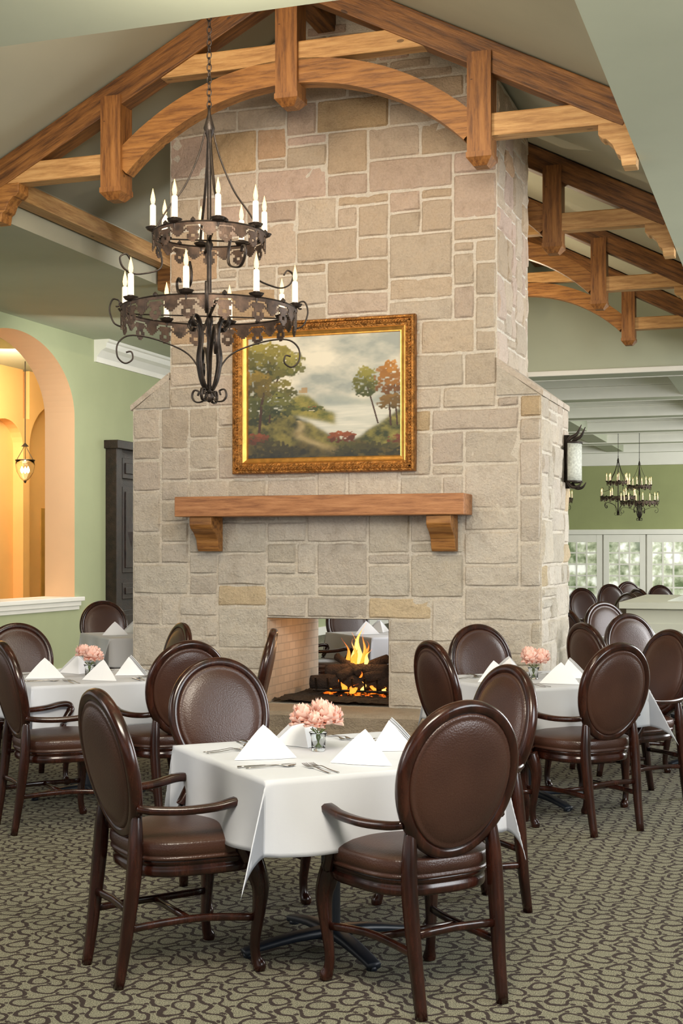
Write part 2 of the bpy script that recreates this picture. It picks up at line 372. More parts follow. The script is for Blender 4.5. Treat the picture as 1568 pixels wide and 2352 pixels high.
def ashlar(b,O,ux,n,nx,nz,ok,r,off=0):
    occ=set()
    for z in range(nz):
        for x in range(nx):
            if (x,z) in occ or not ok(x,z): continue
            w=r.choice([3,4,4,5,5,6,6,7,3]); h=r.choice([1,2,2,3,3,3,4,2])
            if h>=4: w=min(w,5)
            ww=0
            while ww<w and x+ww<nx and (x+ww,z) not in occ and ok(x+ww,z): ww+=1
            if x+ww+1<=nx-1 and (x+ww,z) not in occ and ok(x+ww,z) and not((x+ww+1)<nx and (x+ww+1,z) not in occ and ok(x+ww+1,z)): ww+=1
            hh=0
            while hh<h and z+hh<nz and all((x+i,z+hh) not in occ and ok(x+i,z+hh) for i in range(ww)): hh+=1
            for i in range(ww):
                for j in range(hh): occ.add((x+i,z+j))
            stone(b,O,ux,n,off+x*cs,z*cs,ww*cs,hh*cs,r,r.random())
b=MB(); D=FB-FY; H2=20*cs; H1=16*cs; ow=6*cs; oz0=4*cs; oz1=12*cs; zs1=32*cs; zs2=35*cs
mc=(.84,.77,.66)
b.box(-H2,-ow,0,D,0,zs1,0,mc); b.box(ow,H2,0,D,0,zs1,0,mc); b.box(-ow,ow,0,D,0,oz0-.01,0,mc); b.box(-ow,ow,0,D,oz1,zs1,0,mc)
ztop=4.75
b.box(-H1,H1,0,D,zs1,ztop,0,mc)
b.extr([(-H1,ztop),(H1,ztop),(H1,4.86),(0,5.53),(-H1,4.86)],'y',0,D)
for s in (-1,1):
    b.extr([(s*H1,zs1),(s*H2,zs1),(s*H1,zs2)],'y',0,D)
b.c=[mc]*len(b.v)
def okf(x,z):
    if z<32: 
        if 14<=x<26 and 4<=z<12: return False
        return True
    if not(4<=x<36): return False
    return (z+1)*cs<5.50-.51*max(abs((x+1)*cs-H2),abs(x*cs-H2))
r=random.Random(5)
ashlar(b,(-H2,0,0),(1,0,0),(0,-1,0),40,68,okf,r)
ashlar(b,(H2,D,0),(-1,0,0),(0,1,0),40,68,okf,r)
nd=14
ashlar(b,(H2,0,0),(0,1,0),(1,0,0),nd,32,lambda x,z:True,r)
ashlar(b,(H1,0,0),(0,1,0),(1,0,0),nd,60,lambda x,z:z>=33,r)
ashlar(b,(-H2,D,0),(0,-1,0),(-1,0,0),nd,32,lambda x,z:True,r)
ashlar(b,(-H1,D,0),(0,-1,0),(-1,0,0),nd,60,lambda x,z:z>=33,r)
for s in (-1,1):
    for k in range(4):
        y0=D*k/4+.006; y1=D*(k+1)/4-.006
        n0=len(b.v)
        ps=[(s*(H2+.012),zs1-.01),(s*(H2+.014),zs1+.03),(s*(H1+.0),zs2+.035),(s*(H1),zs2-.02)]
        if k==0: y0=-.022
        b.extr(ps,'y',y0,y1)
        b.c[n0:]=[stonecol(2.3,r)]*(len(b.v)-n0)
    n0=len(b.v); b.extr([(s*H1,zs1+.006),(s*(H2-.03),zs1+.006),(s*H1,zs2-.01)],'y',-.02,.01); b.c[n0:]=[stonecol(2.0,random.Random(2))]*(len(b.v)-n0)
b.obj("chimney_body",m_stone,parent=fp,colors=True)
b=MB(); e=.004
b.quad((-ow+e,0,oz0),(-ow+e,D,oz0),(-ow+e,D,oz1),(-ow+e,0,oz1)); b.quad((ow-e,0,oz0),(ow-e,D,oz0),(ow-e,D,oz1),(ow-e,0,oz1)); b.quad((-ow,0,oz1-e),(ow,0,oz1-e),(ow,D,oz1-e),(-ow,D,oz1-e))
b.obj("firebox_lining",m_brick,parent=fp)
b=MB(); N=60
def hy(u): return -.34-.10*math.sin(pi*u)
vs=[];
for i in range(N+1):
    u=i/N; X=-1.35+2.7*u; yy=hy(u)
    j=.02*noise.noise(Vector((X*5,0,0)))
    for (y,z) in ((yy+j,0),(yy+j-.012,.10),(yy+j,.2),(yy+j-.015,.29),(yy+.02,.312),(-.01,.318)): vs.append((X,y+.016*noise.noise(Vector((X*8,z*9,2))),z+.004*noise.noise(Vector((X*9,y*9,1)))))
fs=[(i*6+k,(i+1)*6+k,(i+1)*6+k+1,i*6+k+1) for i in range(N) for k in range(5)]
fs.append((0,1,2,3,4,5)); fs.append(tuple(N*6+k for k in range(6))[::-1])
b.add(vs,fs,0,(.58,.48,.37)); b.obj("hearth",m_stone,parent=fp,colors=True,smooth=False,label="raised rough limestone hearth")
mt=MB(); mt.box(-1.115,1.115,-.13,.13,-.075,.075)
mo=mt.obj("mantel",m_mantel,parent=fp,bevel=.008,loc=(0,-.16,1.80),label="thick reddish cedar mantel beam")
for s in (-1,1):
    c=MB(); pr=[(.13,0),(.13,-.26),(.07,-.26),(.05,-.24),(.03,-.17),(-.02,-.12),(-.07,-.09),(-.09,-.06),(-.09,0)]
    c.extr([(y,z-.075) for y,z in pr],'x',s*.92-.09,s*.92+.09); c.obj("corbel",m_beam_mid,parent=mo,bevel=.006)
# painting
pt=empty("landscape_painting",(XC-.02,FY-.035,2.05)); lab(pt,"gilt framed oil landscape of trees, river and hills above the mantel","painting")
W,H=1.436,1.14; fw=.115
def vnoise(u,v,s,seed):
    rs=np.random.RandomState(seed); G=rs.rand(80,80)
    x=u*s;y=v*s; xi=np.floor(x).astype(int)%79; yi=np.floor(y).astype(int)%79; xf=x-np.floor(x); yf=y-np.floor(y)
    xf=xf*xf*(3-2*xf); yf=yf*yf*(3-2*yf)
    return (G[xi,yi]*(1-xf)+G[xi+1,yi]*xf)*(1-yf)+(G[xi,yi+1]*(1-xf)+G[xi+1,yi+1]*xf)*yf
def fbm(u,v,s,seed,o=4):
    a=0;w=.5;t=0
    for k in range(o): a=a+w*vnoise(u,v,s*2**k,seed+k); t+=w; w*=.55
    return a/t
NX,NY=340,256
U,V=np.meshgrid(np.linspace(0,1,NX),np.linspace(0,1,NY))
def lin(c): c=np.array(c)/255.; return c**2.2
I=np.zeros((NY,NX,3))
def put(mask,col):
    global I
    m=np.clip(mask,0,1)[...,None]; I=I*(1-m)+col*m
def tone(c1,c2,f): f=np.clip(f,0,1)[...,None]; return lin(c1)*(1-f)+lin(c2)*f
I=tone((160,166,158),(236,228,206),(fbm(U+3,V*1.6,4,1,5)-.36)*2.8+.25*(1-V))
S_=lambda x: 1/(1+np.exp(-np.clip(x,-1,1)*140))
hill=.475+.018*np.sin(U*14)+.02*fbm(U,V*0,10,9)
put(S_(hill-V)*.85,tone((138,152,150),(186,188,172),fbm(U,V,14,5)))
put(S_(.42-V),tone((186,190,178),(242,236,218),fbm(U*.6,V*6,10,17)))          # river
mid=.36+.17*np.exp(-((U-.36)/.12)**2)+.025*(fbm(U,V*0,26,12)-.5)
put(S_(mid-V)*S_(.58-U)*S_(V-.34+.3*np.clip(U-.35,0,1)),tone((74,86,30),(168,152,70),fbm(U,V*1.5,18,15)*1.8-.4))
lb=.37-.24*np.clip((U-.28)/.36,0,1)**1.1+.03*(fbm(U,V*0,14,21)-.5)
put(S_(lb-V)*S_(.80-U),tone((46,50,18),(140,128,62),fbm(U,V,18,23)*2-.55))
rb=.10+.28*np.clip((U-.66)/.34,0,1)
put(S_(rb+.03*fbm(U,V,15,27)-V)*S_(U-.64),tone((50,58,20),(146,136,64),fbm(U,V*1.3,20,29)*2-.6))
put(S_(.12+.03*np.sin(U*20)-V),tone((32,32,12),(104,90,40),fbm(U,V,16,31)*2-.6))
pc=.30+.9*(.30-V)+.05*np.sin(V*26)
put(np.exp(-((U-pc)/(.015+.20*np.clip(.31-V,0,1)))**2)*(V<.31)*np.clip((V-.03)*12,0,1)*.75,tone((150,126,78),(216,194,140),fbm(U,V,24,33)))
put(((abs(U-.38)<.02)&(V>.53)&(V<.575))*.85,lin((176,140,90))); put(((abs(U-.352)<.009)&(V>.53)&(V<.555))*.8,lin((180,150,100)))
put(((abs(U-.43)<.02)&(V>.385)&(V<.408))*.95,lin((236,222,196))); put(((abs(U-.43)<.025)&(V>.408)&(V<.422))*.95,lin((182,84,48)))
def foliage(cx,cy,rx,ry,n,c1,c2,seed,sz=.03):
    rs=np.random.RandomState(seed); nz_=(vnoise(U,V,70,seed)-.5)*2.4
    for k in range(n):
        a=rs.rand()*2*pi; q=math.sqrt(rs.rand()); x=cx+rx*q*math.cos(a); y=cy+ry*q*math.sin(a); s=sz*(.45+rs.rand())
        d=((U-x)/s)**2+((V-y)/(s*.75))**2+nz_
        f=.15+.45*rs.rand()+.4*math.sin(a)*q; f=min(1,max(0,f))
        put(np.clip(1.6-d*1.4,0,1)*.92,(lin(c1)*(1-f)+lin(c2)*f))
def trunk(pts,w):
    for (x0,y0),(x1,y1) in zip(pts[:-1],pts[1:]):
        m=(V>=y0)&(V<=y1); xc=x0+(x1-x0)*(V-y0)/(y1-y0+1e-6); put((m&(abs(U-xc)<w))*1.0,lin((66,40,22)))
foliage(.07,.42,.09,.13,60,(40,48,16),(104,104,40),4,.045)
trunk([(.08,.16),(.10,.45),(.16,.80)],.009); trunk([(.15,.3),(.17,.5),(.23,.75)],.006)
foliage(.15,.80,.16,.14,140,(48,56,14),(180,162,68),1,.042); foliage(.30,.78,.06,.08,40,(80,84,26),(196,180,86),8,.03)
foliage(.08,.62,.10,.11,60,(52,52,16),(168,138,52),2,.038); foliage(.24,.56,.07,.07,40,(48,56,18),(150,136,60),3,.03); foliage(.22,.44,.09,.08,54,(42,52,18),(122,120,52),18,.03)
trunk([(.85,.27),(.81,.45),(.77,.62)],.005); trunk([(.93,.25),(.91,.62)],.006); trunk([(.97,.25),(.95,.6)],.005)
foliage(.765,.60,.055,.11,60,(56,66,20),(156,146,58),5,.028); foliage(.92,.62,.065,.13,80,(96,58,12),(204,136,44),6,.03); foliage(.93,.44,.07,.06,34,(66,56,18),(150,108,42),7,.026)
foliage(.62,.17,.075,.045,50,(84,38,14),(172,90,46),9,.022); foliage(.66,.10,.07,.03,26,(46,50,18),(112,104,46),19,.022); foliage(.07,.17,.07,.05,34,(78,38,16),(150,78,40),10,.02); foliage(.95,.15,.05,.03,20,(90,42,18),(150,70,38),11,.018)
foliage(.80,.06,.2,.05,60,(26,30,10),(82,76,32),12,.028); foliage(.15,.07,.17,.07,60,(24,26,10),(80,70,30),13,.03); foliage(.45,.40,.08,.02,24,(48,60,22),(106,110,48),14,.014)
x0,x1=-W/2+fw-.01,W/2-fw+.01; z0,z1=fw-.01,H-fw+.01
b=MB(); vs=[(x0+(x1-x0)*u,0,z0+(z1-z0)*v) for u,v in zip(U.ravel(),V.ravel())]
fs=[(j*NX+i,j*NX+i+1,(j+1)*NX+i+1,(j+1)*NX+i) for j in range(NY-1) for i in range(NX-1)]
b.v=vs; b.f=fs; b.m=[0]*len(fs); b.c=[tuple(c) for c in np.clip(I.reshape(-1,3)*.82,0,1)]
b.obj("canvas",m_paint,parent=pt,colors=True,smooth=True)
b=MB()
def frame_ring(prof,mi):
    vs=[];n=len(prof)
    for cx,cz in ((-1,0),(1,0),(1,1),(-1,1)):
        for o_,h_ in prof:
            vs.append((cx*(W/2-o_),-h_,(o_ if cz==0 else H-o_)))
    b.add(vs,[(c*n+k,((c+1)%4)*n+k,((c+1)%4)*n+k+1,c*n+k+1) for c in range(4) for k in range(n-1)],mi)
frame_ring([(0,-.03),(0,.03),(.008,.045),(.022,.048),(.03,.036),(.05,.034),(.062,.026),(.075,.022)],0)
frame_ring([(.075,.022),(.082,.026),(.09,.020),(.108,.010),(.115,.012),(.12,-.002)],1)
for k in range(60):
    for (X,Z) in ((-W/2+.04+k*(W-.08)/59,.04),(-W/2+.04+k*(W-.08)/59,H-.04)):
        b.lathe([(.001,-.008),(.009,-.004),(.009,.004),(.001,.008)],6,(X,-.036,Z),0)
for k in range(48):
    for X in (-W/2+.04,W/2-.04): b.lathe([(.001,-.008),(.009,-.004),(.009,.004),(.001,.008)],6,(X,-.036,.04+k*(H-.08)/47),0)
b.obj("frame",[m_gold,m_gold2],parent=pt)
# fire
fire=empty("log_fire",(XC+.06,FY+.58,oz0)); lab(fire,"burning gas log fire with glowing embers in the open hearth","fire")
b=MB(); N=30
vs=[(-.53+.92*i/N,-.52+1.04*j/N,.012+.03*abs(noise.noise(Vector((i*.7,j*.7,0))))) for j in range(N+1) for i in range(N+1)]
b.add(vs,[(j*(N+1)+i,j*(N+1)+i+1,(j+1)*(N+1)+i+1,(j+1)*(N+1)+i) for j in range(N) for i in range(N)]); b.obj("gravel_bed",m_gravel,parent=fire)
b=MB(); N=14
vs=[(-.3+.6*i/N,-.14+.28*j/N,.05+.035*noise.noise(Vector((i*.9,j*.9,3)))-.03*((i/N-.5)**2+(j/N-.5)**2)*4) for j in range(N+1) for i in range(N+1)]
b.add(vs,[(j*(N+1)+i,j*(N+1)+i+1,(j+1)*(N+1)+i+1,(j+1)*(N+1)+i) for j in range(N) for i in range(N)]); b.obj("ember_bed",m_ember,parent=fire,smooth=True)
b=MB()
for k in range(7): X=-.3+.1*k; b.sweep([(X,-.17,.16,.008,.008),(X,-.15,.07,.008,.008),(X,.15,.07,.008,.008)],sm=1,n=6)
b.sweep([(-.33,-.14,.06,.01,.01),(.33,-.14,.06,.01,.01)],n=6,sm=1); b.sweep([(-.33,.14,.06,.01,.01),(.33,.14,.06,.01,.01)],n=6,sm=1)
b.obj("grate",m_iron,parent=fire)
logs=[((-.36,-.1,.12),(.36,-.06,.13),.055),((-.3,.1,.12),(.36,.08,.12),.06),((-.26,.0,.20),(.26,-.05,.22),.05),((-.12,-.14,.17),(.2,.13,.29),.038),((.05,-.12,.2),(-.22,.12,.30),.032),((.1,-.15,.16),(.38,.02,.22),.04),((-.34,-.13,.1),(-.1,.1,.24),.035)]
for a,c,rad in logs:
    b=MB(); a=Vector(a);c=Vector(c); pts=[]
    for i in range(7):
        p=a.lerp(c,i/6); q=rad*(1+.25*noise.noise(p*12)); pts.append((p.x,p.y+.01*noise.noise(p*9),p.z+.012*noise.noise(p*8),q,q*.95))
    b.sweep(pts,n=9,e=.85,sm=3); b.obj("log",m_log,parent=fire,smooth=True)
def flame(x,y,z,h,w,mat,seed):
    b=MB(); vs=[];n=8;K=16
    for i in range(K+1):
        u=i/K; rr=w*(max(0,math.sin(pi*min(1,u*1.0+.12)))**.8)*(1-u)**.7+.0006
        ox=.6*w*math.sin(u*7+seed)*u*1.8+.05*math.sin(seed*3)*u; oy=.3*w*math.cos(u*4+seed*2)*u
        for k in range(n):
            t=2*pi*k/n+u*1.2; q=rr*(1+.35*math.sin(2*t+seed)); vs.append((x+ox+q*math.cos(t),y+oy+q*.6*math.sin(t),z+h*u))
    b.add(vs,[(i*n+k,i*n+(k+1)%n,(i+1)*n+(k+1)%n,(i+1)*n+k) for i in range(K) for k in range(n)])
    b.obj("flame",mat,parent=fire,smooth=True)
for i,(x,y,z,h,w) in enumerate([(-.03,.04,.16,.42,.036),(.04,.05,.20,.24,.030),(-.08,.03,.2,.26,.028),(.09,.04,.16,.20,.024),(-.13,.05,.16,.15,.022),(.0,-.11,.06,.17,.032),(.07,-.13,.05,.10,.026),(-.07,-.13,.05,.12,.026),(.18,-.12,.06,.07,.022),(-.06,.07,.2,.30,.026),(.015,.0,.2,.32,.026),(-.01,-.15,.04,.08,.03),(.26,-.12,.05,.05,.02),(-.18,-.12,.06,.06,.02),(-.01,-.04,.26,.20,.02),(.06,-.02,.25,.13,.016),(-.05,-.03,.25,.15,.016)]):
    flame(x,y,z,h,w,m_flame if i%3 else m_flame2,i*1.7+.4)
# ---------------------------------------------------------------- trusses
def beam(root,name,p0,p1,th,dp,mat,bevel=.008):
    p0=Vector((p0[0],0,p0[1])); p1=Vector((p1[0],0,p1[1])); d=p1-p0; L_=d.length
    b=MB(); b.box(-L_/2,L_/2,-dp/2,dp/2,-th/2,th/2); m=(p0+p1)/2
    return b.obj(name,mat,parent=root,bevel=bevel,loc=tuple(m),rot=(0,-math.atan2(d.z,d.x),0))
tr=empty("roof_truss",(XC,8.74,0)); lab(tr,"cedar timber roof truss with arched brace and hanging posts","roof truss","cedar roof trusses")
for s in (-1,1):
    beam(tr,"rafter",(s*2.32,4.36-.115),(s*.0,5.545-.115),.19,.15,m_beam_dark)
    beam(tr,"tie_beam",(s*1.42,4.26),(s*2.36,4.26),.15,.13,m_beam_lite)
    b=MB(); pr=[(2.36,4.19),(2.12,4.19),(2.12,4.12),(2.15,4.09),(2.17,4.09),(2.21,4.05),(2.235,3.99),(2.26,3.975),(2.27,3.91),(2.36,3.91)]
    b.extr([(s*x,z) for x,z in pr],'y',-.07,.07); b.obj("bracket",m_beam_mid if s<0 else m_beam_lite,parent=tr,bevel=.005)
beam(tr,"collar_beam",(-1.08,4.90),(1.08,4.90),.14,.12,m_beam_lite)
b=MB(); N=30; R=(1.30**2+.53**2)/(2*.53); A=math.asin(1.30/R); th=.085
o_=[];i_=[]
for k in range(N+1):
    a=-A+2*A*k/N; cz=4.77-R; o_.append(((R+th)*math.sin(a),cz+(R+th)*math.cos(a))); i_.append(((R-th)*math.sin(a),cz+(R-th)*math.cos(a)))
vs=[(x,y,z) for y in(-.06,.06) for x,z in o_+i_]; n=N+1;fs=[]
for k in range(N):
    fs+=[(k,k+1,n+k+1,n+k),(2*n+k+1,2*n+k,3*n+k,3*n+k+1),(k+1,k,2*n+k,2*n+k+1),(n+k,n+k+1,3*n+k+1,3*n+k)]
b.add(vs,fs); b.obj("arched_brace",m_beam_mid,parent=tr)
def post(x,zb,ztp,mat):
    b=MB(); w=.08; dp=.09; h=ztp-zb
    b.box(-w,w,-dp,dp,.05,h)
    b.add([(-w-.006,-dp-.006,.05),(w+.006,-dp-.006,.05),(w+.006,dp+.006,.05),(-w-.006,dp+.006,.05),(-w*.55,-dp*.55,0),(w*.55,-dp*.55,0),(w*.55,dp*.55,0),(-w*.55,dp*.55,0),
           (-w-.006,-dp-.006,.085),(w+.006,-dp-.006,.085),(w+.006,dp+.006,.085),(-w-.006,dp+.006,.085)],
          [(0,1,5,4),(1,2,6,5),(2,3,7,6),(3,0,4,7),(4,5,6,7),(0,8,9,1),(1,9,10,2),(2,10,11,3),(3,11,8,0),(8,11,10,9)])
    return b.obj("post",mat,parent=tr,loc=(x,0,zb))
post(0,4.53,5.42,m_postm); post(-1.35,4.0,4.74,m_postm); post(1.35,4.0,4.74,m_postm)
for y in (11.5,14.3,16.9): clone(tr,(XC,y,0),0)
pb=MB(); pb.box(-4.7,4.7,-.07,.07,-.07,.07)
o=pb.obj("ceiling_beam",m_beam_lite,bevel=.008,loc=(-5.6,13.5,4.18),rot=(0,0,pi/2)); lab(o,"long honey cedar beam along the side of the vault","ceiling beam")
pb=MB(); pb.box(-6.2,6.2,-.07,.07,-.09,.09)
o=pb.obj("ridge_beam",m_beam_dark,bevel=.008,loc=(XC,12.05,5.42),rot=(0,0,pi/2)); lab(o,"dark cedar ridge beam at the top of the vault","ceiling beam")
def downlight(loc,rot):
    b=MB(); b.lathe([(.055,0),(.075,-.004),(.078,-.012),(.052,-.012)],20); o=b.obj("recessed_downlight",m_white,loc=loc,rot=rot); lab(o,"small round recessed ceiling light, lit","ceiling light","recessed ceiling lights")
    g=MB(); g.lathe([(.001,-.013),(.05,-.013),(.05,-.016),(.001,-.016)],16); g.obj("lens",m_spot,parent=o)
sl=math.atan(.51)
downlight((-1.85,13.6,ZR-.51*1.48-.004),(0,sl,0))
for y in (19.8,22.8,25.6,28.6,31.5):
    for x in (-3.0,-.45): downlight((x,y,4.298),(0,0,0))
# ---------------------------------------------------------------- chair
def make_chair(loc,rz):
    ch=empty("dining_chair",loc,rz)
    lab(ch,"dark mahogany oval-back armchair with brown leather upholstery","chair","dining room armchairs")
    tl=math.radians(12); cy,cz=-.262,.735
    def pl(x,z,d=0): return (x,cy-z*math.sin(tl)+d*math.cos(tl),cz+z*math.cos(tl)+d*math.sin(tl))
    b=MB(); pts=[]
    for k in range(24):
        a=2*pi*k/24; x=.211*math.cos(a)*(1+.07*math.sin(a)); z=.245*math.sin(a); pts.append((*pl(x,z),.023,.0215))
    b.sweep(pts,hint=(0,math.cos(tl),math.sin(tl)),closed=True,n=12,e=.75,sm=3)
    b.obj("back_frame",m_chairwood,parent=ch,smooth=True)
    b=MB(); n=40
    for s in (-1,1):
        vs=[];prof=[(1.0,.004),(.985,.018),(.95,.024),(.92,.021),(.88,.026),(.7,.033),(.45,.036),(.2,.037),(.001,.037)]
        for r_,h_ in prof:
            for k in range(n):
                a=2*pi*k/n; vs.append(pl(.197*r_*math.cos(a)*(1+.07*math.sin(a)),.231*r_*math.sin(a),s*h_))
        fs=[(i*n+k,i*n+(k+1)%n,(i+1)*n+(k+1)%n,(i+1)*n+k) for i in range(len(prof)-1) for k in range(n)]
        b.add(vs,fs if s<0 else [f[::-1] for f in fs])
    b.obj("backrest",m_leather,parent=ch,smooth=True)
    def outl(sc,n=40):
        o=[]
        for k in range(n):
            a=2*pi*k/n; c=math.cos(a);s=math.sin(a); yy=math.copysign(abs(s)**.62,s); xx=math.copysign(abs(c)**.62,c)
            o.append((xx*(.238+.025*yy)*sc,.005+.232*yy*sc+.012*max(0,yy)*(1-xx*xx)))
        return o
    def stack(levels,name,mat):
        b=MB(); vs=[];n=40
        for sc,z in levels: vs+=[(x,y,z) for x,y in outl(sc)]
        fs=[(i*n+k,i*n+(k+1)%n,(i+1)*n+(k+1)%n,(i+1)*n+k) for i in range(len(levels)-1) for k in range(n)]
        fs+=[tuple(range(n))[::-1],tuple(range((len(levels)-1)*n,len(levels)*n))]
        b.add(vs,fs); b.obj(name,mat,parent=ch,smooth=True)
    stack([(.9,.362),(.96,.364),(.975,.372),(.975,.392),(.955,.398),(.96,.404),(.98,.408),(.985,.42),(.96,.424)],"seat_rail",m_chairwood)
    stack([(.95,.418),(1.0,.42),(1.012,.425),(1.008,.431),(.99,.434),(1.0,.438),(1.02,.45),(1.02,.464),(1.012,.472),(1.01,.478),(.995,.482),(.97,.485),(.9,.492),(.75,.501),(.5,.507),(.25,.51),(.02,.511)],"seat",m_leather)
    for s in (-1,1):
        b=MB(); b.sweep([(s*.158,-.292,0,.016,.018),(s*.162,-.268,.15,.019,.020),(s*.168,-.246,.33,.023,.023),(s*.168,-.236,.43,.024,.023),(s*.164,-.232,.51,.022,.021),(s*.158,-.228,.585,.016,.016)],hint=(0,1,0),e=.5,sm=3)
        b.obj("leg",m_chairwood,parent=ch,smooth=True)
        b=MB(); b.sweep([(s*.208,.185,.40,.031,.031),(s*.215,.198,.345,.033,.033),(s*.222,.208,.29,.028,.028),(s*.218,.202,.2,.021,.021),(s*.210,.192,.1,.0165,.0165),(s*.210,.197,.045,.017,.017),(s*.214,.207,.02,.022,.022),(s*.214,.207,.002,.019,.019)],hint=(0,1,0),e=.7,sm=4)
        b.obj("leg",m_chairwood,parent=ch,smooth=True)
        b=MB(); b.sweep([(s*.190,-.235,.605,.014,.016),(s*.218,-.19,.598,.015,.018),(s*.248,-.09,.594,.015,.020),(s*.266,.02,.600,.015,.023),(s*.272,.09,.613,.016,.027),(s*.270,.14,.612,.017,.026),(s*.264,.155,.588,.017,.022),(s*.256,.13,.550,.017,.018),(s*.25,.105,.505,.017,.017),(s*.25,.115,.455,.019,.018),(s*.243,.15,.40,.022,.019)],hint=(s*.02,.3,1),e=.7,sm=4)
        b.obj("armrest",m_chairwood,parent=ch,smooth=True)
        b=MB(); b.sweep([(s*.162,-.262,.195,.013,.010),(s*.16,-.14,.20,.013,.010),(s*.165,.02,.20,.013,.010),(s*.212,.19,.19,.013,.010)],e=.6,sm=3); b.obj("stretcher",m_chairwood,parent=ch,smooth=True)
    b=MB(); b.sweep([(-.16,-.03,.197,.012,.010),(.16,-.03,.197,.012,.010)],e=.6,sm=2); b.obj("stretcher",m_chairwood,parent=ch,smooth=True)
    b=MB(); b.sweep([(-.164,-.258,.255,.013,.009),(0,-.25,.26,.013,.009),(.164,-.258,.255,.013,.009)],e=.6,sm=2); b.obj("stretcher",m_chairwood,parent=ch,smooth=True)
    return ch
def rot(fx,fy): return math.atan2(-fx,fy)
A_=rot(.74,.67);B_=rot(-.76,.65);C_=rot(.68,-.73);D_=rot(-.707,-.707)
base=make_chair((-2.085,4.37,0),rot(.66,.75))
base["label"]="mahogany oval-back armchair beside the hanging tablecloth corner"
GEN="dark mahogany oval-back armchair with brown leather upholstery"
for x,y,a,l in [(-1.235,4.39,B_,"mahogany armchair seen from behind at the table with peonies"),(-2.24,5.28,C_,"mahogany armchair with sheen on its leather facing the room"),(-1.36,5.35,D_,GEN),
    (-1.11,7.28,B_,GEN),(-1.62,7.14,A_,GEN),(-1.76,8.33,C_,GEN),(-.95,8.14,D_,GEN),
    (-3.76,6.38,rot(.66,.75),GEN),(-3.29,6.72,B_,GEN),(-4.66,7.50,C_,GEN),(-4.08,7.90,D_,GEN),(-3.34,7.60,rot(-.95,-.30),"mahogany armchair standing side-on near the hearth"),
    (-6.08,11.25,C_,GEN),(-4.0,11.3,A_,GEN),(-4.0,12.35,C_,GEN),(-3.0,12.3,D_,GEN),
    (-1.12,9.18,A_,GEN),(-1.02,10.16,C_,GEN),(-1.60,11.36,A_,GEN),(-1.52,12.5,C_,GEN),(-.62,12.4,D_,GEN),(-.75,11.35,B_,GEN),
    (-2.42,17.1,C_,GEN),(-2.35,19.3,C_,GEN),(-1.7,17.6,A_,GEN),(-1.62,18.95,C_,GEN),(-2.05,15.4,D_,GEN),(-3.4,19.0,C_,GEN),(-2.3,21.0,C_,GEN)]:
    clone(base,(x,y,0),a,l)
# ---------------------------------------------------------------- tables
HT=.45; TZ=.715
def make_table(loc):
    tb=empty("dining_table",loc,pi/4); lab(tb,"square pedestal dining table with black cross base","table","square dining tables")
    b=MB(); b.box(-HT+.006,HT-.006,-HT+.006,HT-.006,TZ-.03,TZ-.004); b.obj("tabletop",m_chairwood,parent=tb)
    b=MB(); b.lathe([(.05,.03),(.05,.06),(.036,.07),(.036,.66),(.06,.67),(.17,.672),(.17,.684)],20); b.obj("column",m_blackmetal,parent=tb,smooth=False)
    b=MB()
    for k in range(4):
        a=k*pi/2; c,s=math.cos(a),math.sin(a)
        b.sweep([(.0,0,.055,.02,.035),(.15*c,.15*s,.05,.016,.032),(.31*c,.31*s,.028,.012,.028),(.35*c,.35*s,.018,.014,.026)],e=.5,sm=3)
        b.lathe([(.02,0),(.02,.016)],10,(.33*c,.33*s,0))
    b.obj("base",m_blackmetal,parent=tb,smooth=True)
    return tb
def make_cloth(loc,seed=0):
    N=90; h=.70; b=MB(); vs=[]
    for j in range(N+1):
        for i in range(N+1):
            u=-h+2*h*i/N; v=-h+2*h*j/N
            ex=max(abs(u)-HT,0); ey=max(abs(v)-HT,0); su=math.copysign(1,u); sv=math.copysign(1,v)
            x=max(-HT,min(HT,u)); y=max(-HT,min(HT,v)); z=0
            fl=1.0 if (su<0 and sv<0) else .35
            if ex>0 and ey>0:
                r_=math.hypot(ex,ey); ph=math.atan2(ey,ex); o=r_*(.42*math.sin(2*ph)**1.3*fl+.05)*.72
                x+=su*(.008+o); y+=sv*(.008+o); z=-r_*.98
                tw=.10*r_*math.sin(2*ph); x-=sv*su*tw*.5
            elif ex>0:
                w=.5+.5*math.sin(v*15+seed+su*1.3+.6*math.sin(v*7)); f=ex/.24
                x+=su*(.006+.06*f*w*(.5+.5*abs(v)/HT)); z=-ex; y+=.02*f*math.cos(v*15+seed)
            elif ey>0:
                w=.5+.5*math.sin(u*14+seed*2+sv*.7+.6*math.sin(u*8)); f=ey/.24
                y+=sv*(.006+.06*f*w*(.5+.5*abs(u)/HT)); z=-ey; x+=.02*f*math.cos(u*14+seed)
            vs.append((x,y,TZ+z))
    b.add(vs,[(j*(N+1)+i,j*(N+1)+i+1,(j+1)*(N+1)+i+1,(j+1)*(N+1)+i) for j in range(N) for i in range(N)])
    o=b.obj("tablecloth",m_cloth,smooth=True,loc=loc,rot=(0,0,pi/4),solid=.003); lab(o,"white linen tablecloth draped over the square table","tablecloth","white tablecloths"); return o
tabs=[(-1.65,4.75),(-1.47,7.85),(-4.03,7.19),(-5.6,10.98),(-3.5,11.8),(-.58,9.66),(-1.08,11.95),(-2.9,18.4),(-1.2,18.25)]
T0=make_table((*tabs[0],0)); C0=make_cloth((*tabs[0],0))
for i,(x,y) in enumerate(tabs[1:]):
    clone(T0,(x,y,0),pi/4); c=C0.copy(); link(c); c.location=(x,y,0); c.rotation_euler=(0,0,pi/4+((i+1)%3)*pi/2)
ZT=TZ+.003
